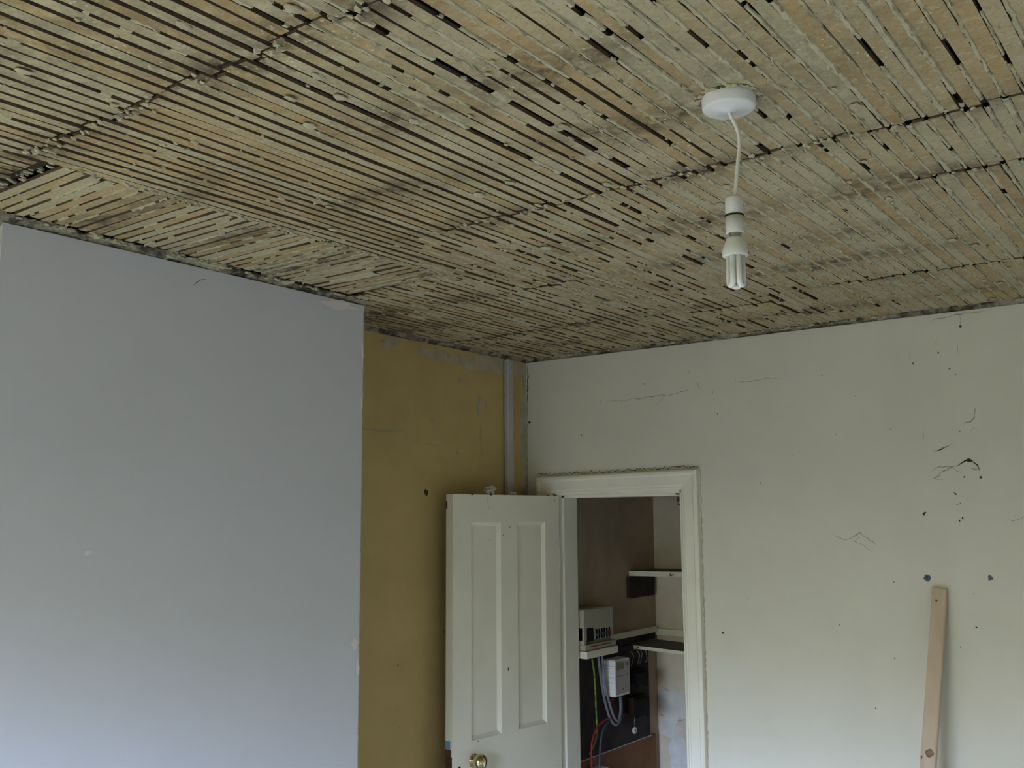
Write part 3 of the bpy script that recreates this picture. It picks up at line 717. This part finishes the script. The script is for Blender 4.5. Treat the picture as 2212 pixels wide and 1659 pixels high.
# fuse board (consumer unit)
cu = empty('consumer_unit', (.15, .30, 1.29)); tag(cu, 'cream plastic fuse board with breakers high on the cupboard left wall', 'fuse box')
mb = MB(); mb.box((XL+.001, .165, 1.335), (.188, .430, 1.478), 0, None, .006); mb.box((XL+.001, .165, 1.296), (.196, .434, 1.322), 0, None, .003); under(mb.build('casing', M_cucase), cu)
mb = MB(); mb.box((XL+.001, .165, 1.322), (.170, .428, 1.395), 0); mb.box((.170, .165, 1.322), (.190, .185, 1.395)); under(mb.build('breaker_recess', M_cucase), cu)
mb = MB(); mb.box((.172, .192, 1.333), (.194, .243, 1.393), 0, None, .003); under(mb.build('main_switch', M_black), cu)
for k in range(6):
    y = .268+k*.022; mb = MB(); mb.box((.170, y, 1.338), (.188, y+.019, 1.384), 0, None, .002); mb.box((.188, y+.005, 1.352), (.195, y+.014, 1.366), 1 if k > 3 else 0)
    under(mb.build('breaker', [M_cublue, M_red]), cu)
mb = MB(); mb.box((.1955, .205, 1.309), (.1968, .390, 1.314)); under(mb.build('label_strip', M_red), cu)
mb = MB(); mb.box((XL+.001, .165, 1.262), (.205, .436, 1.294), 0, None, .002); tag(mb.build('mounting_board', M_shelf), 'cream painted board directly under the fuse board', 'board')

# electricity meter
em = empty('electricity_meter', (.155, .50, 1.06)); tag(em, 'pale grey electricity meter with small green display on the dark backboard', 'meter')
mb = MB()
mb.box((.119, .432, 1.056), (.188, .568, 1.224), 0, None, .004); under(mb.build('casing', M_meter), em)
mb = MB(); mb.box((.119, .4255, 1.058), (.192, .4385, 1.196), 0, None, .002); under(mb.build('side_cover', M_meter), em)
mb = MB(); mb.box((.1875, .441, 1.066), (.1895, .564, 1.216)); fc = mb.build('face_plate', M_meterf); under(fc, em)
mb = MB(); mb.box((.189, .446, 1.178), (.1905, .510, 1.206)); under(mb.build('display', M_lcd), em)
mb = MB(); mb.box((.189, .445, 1.210), (.1902, .500, 1.213)); under(mb.build('printed_line', M_ink), em)
mb = MB(); mb.box((.189, .537, 1.188), (.1904, .547, 1.204)); under(mb.build('printed_emblem', M_ink), em)
mb = MB(); mb.box((.189, .447, 1.148), (.1902, .556, 1.150)); under(mb.build('printed_line', M_ink), em)
mb = MB(); mb.lathe((.1893, .50, 1.086), (1, 0, 0), [(0, .0008), (.004, .0008), (.004, 0)], 10); under(mb.build('screw', M_ink), em)
mb = MB()
for z in (1.185, 1.165, 1.145, 1.12, 1.09): mb.box((.125, .4248, z), (.186, .4256, z+.0012))
under(mb.build('vent_lines', M_meterf), em)

def blackbox(z0, z1, y0, y1, label):
    t = empty('service_fuse', (.15, (y0+y1)/2, z0)); tag(t, label, 'fuse box')
    mb = MB(); mb.box((.119, y0, z0+.012), (.165, y1+.035, z1), 0, None, .004); under(mb.build('base', M_bred), t)
    mb = MB(); mb.box((.165, y0, z0), (.192, y1, z1-.004), 0, None, .006); mb.tube([(.180, y1-.014, z0-.003), (.180, y1-.014, z1-.012)], .013, 12); under(mb.build('fuse_carrier', M_black), t)
blackbox(1.072, 1.146, .648, .745, 'upper of the two black fuse holders right of the meter')
blackbox(.930, 1.022, .640, .750, 'lower and larger of the two black fuse holders right of the meter')
mb = MB(); mb.tube([(.150, .668, .93), (.150, .668, .880)], .0014, 6); rod = None
tg = empty('hanging_tag', (.15, .668, .86)); tag(tg, 'small round white tag hanging on a wire below the black fuse holders', 'tag')
under(mb.build('wire', M_brasscap), tg)
mb = MB(); mb.lathe((.150, .668, .864), (1, -.2, 0), [(0, .004), (.014, .004), (.016, .002), (.016, -.002), (0, -.003)], 24); under(mb.build('disc', M_white), tg)
mb = MB(); mb.box((.154, .665, .857), (.1565, .670, .869)); under(mb.build('tag_mark', M_ink), tg)

def cable(name, pts, r_, m, label, cat='cable', group=None):
    mb = MB(); mb.tube(crv(pts, 7), r_, 10); return tag(mb.build(name, m), label, cat, group)
cable('earth_cable', [(.135,.310,1.262),(.140,.327,1.165),(.140,.335,1.04),(.140,.339,.916),(.140,.325,.875),(.138,.301,.845),(.130,.290,.82)], .0042, M_green, 'green and yellow earth cable, leftmost hanging down the dark backboard')
cable('supply_cable', [(.150,.346,1.262),(.150,.374,1.117),(.150,.404,1.029),(.150,.443,.956),(.150,.492,.919),(.150,.535,.940),(.150,.548,.99),(.150,.545,1.052)], .0062, M_grey, 'outer grey cable looping down and up into the underside of the meter', group=None)
cable('supply_cable', [(.160,.362,1.262),(.160,.388,1.117),(.160,.420,1.035),(.160,.455,.970),(.160,.488,.940),(.160,.512,.955),(.160,.522,.99),(.160,.520,1.052)], .0058, M_grey, 'inner grey cable looping beside its twin into the meter')
cable('live_tail', [(.150,.462,1.058),(.150,.464,1.02),(.152,.468,.985),(.155,.480,.945)], .0048, M_red, 'short red cable straight below the meter, inside the grey loop')
cable('live_tail', [(.150,.440,.955),(.150,.405,.958),(.150,.368,.950),(.150,.325,.935),(.150,.300,.910),(.150,.277,.866),(.150,.274,.786),(.150,.274,.70)], .0048, M_red, 'long red cable curving left from the grey loop then down past the hardboard panel')
cable('neutral_tail', [(.150,.430,.945),(.150,.395,.930),(.150,.367,.900),(.150,.352,.853),(.150,.345,.80),(.150,.332,.70)], .0055, mat('slate_cable', (.05, .06, .075), .5), 'dark slate cable curving down left over the edge of the hardboard panel')
jb = empty('junction_box', (.14, .31, .70)); tag(jb, 'dark box with white lid at the foot of the red cable in the cupboard', 'box')
mb = MB(); mb.box((.119, .255, .66), (.185, .380, .752), 0, None, .004); under(mb.build('casing', M_black), jb)
mb = MB(); mb.box((.119, .262, .752), (.180, .372, .757), 0, None, .002); under(mb.build('lid', M_white), jb)
# crumpled bits of old wiring under the lower shelf
r = random.Random(21)
for k in range(5):
    y = .66+.05*k+.01*r.random(); x = .118+.02*r.random()
    cable('old_wire', [(x+.01, y, 1.236), (x+.02, y+.012*r.random(), 1.215), (x+.012, y+.02*r.random(), 1.19-.02*r.random()), (x+.004, y+.01, 1.165)], .0022, M_cucase if k % 2 else M_grey,
          ['leftmost cream frayed wire end', 'grey frayed wire end, second from the left', 'middle cream frayed wire end', 'grey frayed wire end, second from the corner', 'cream frayed wire end nearest the cupboard corner'][k]+' under the lowest cupboard shelf', 'wire', 'frayed old wires under the cupboard shelf')
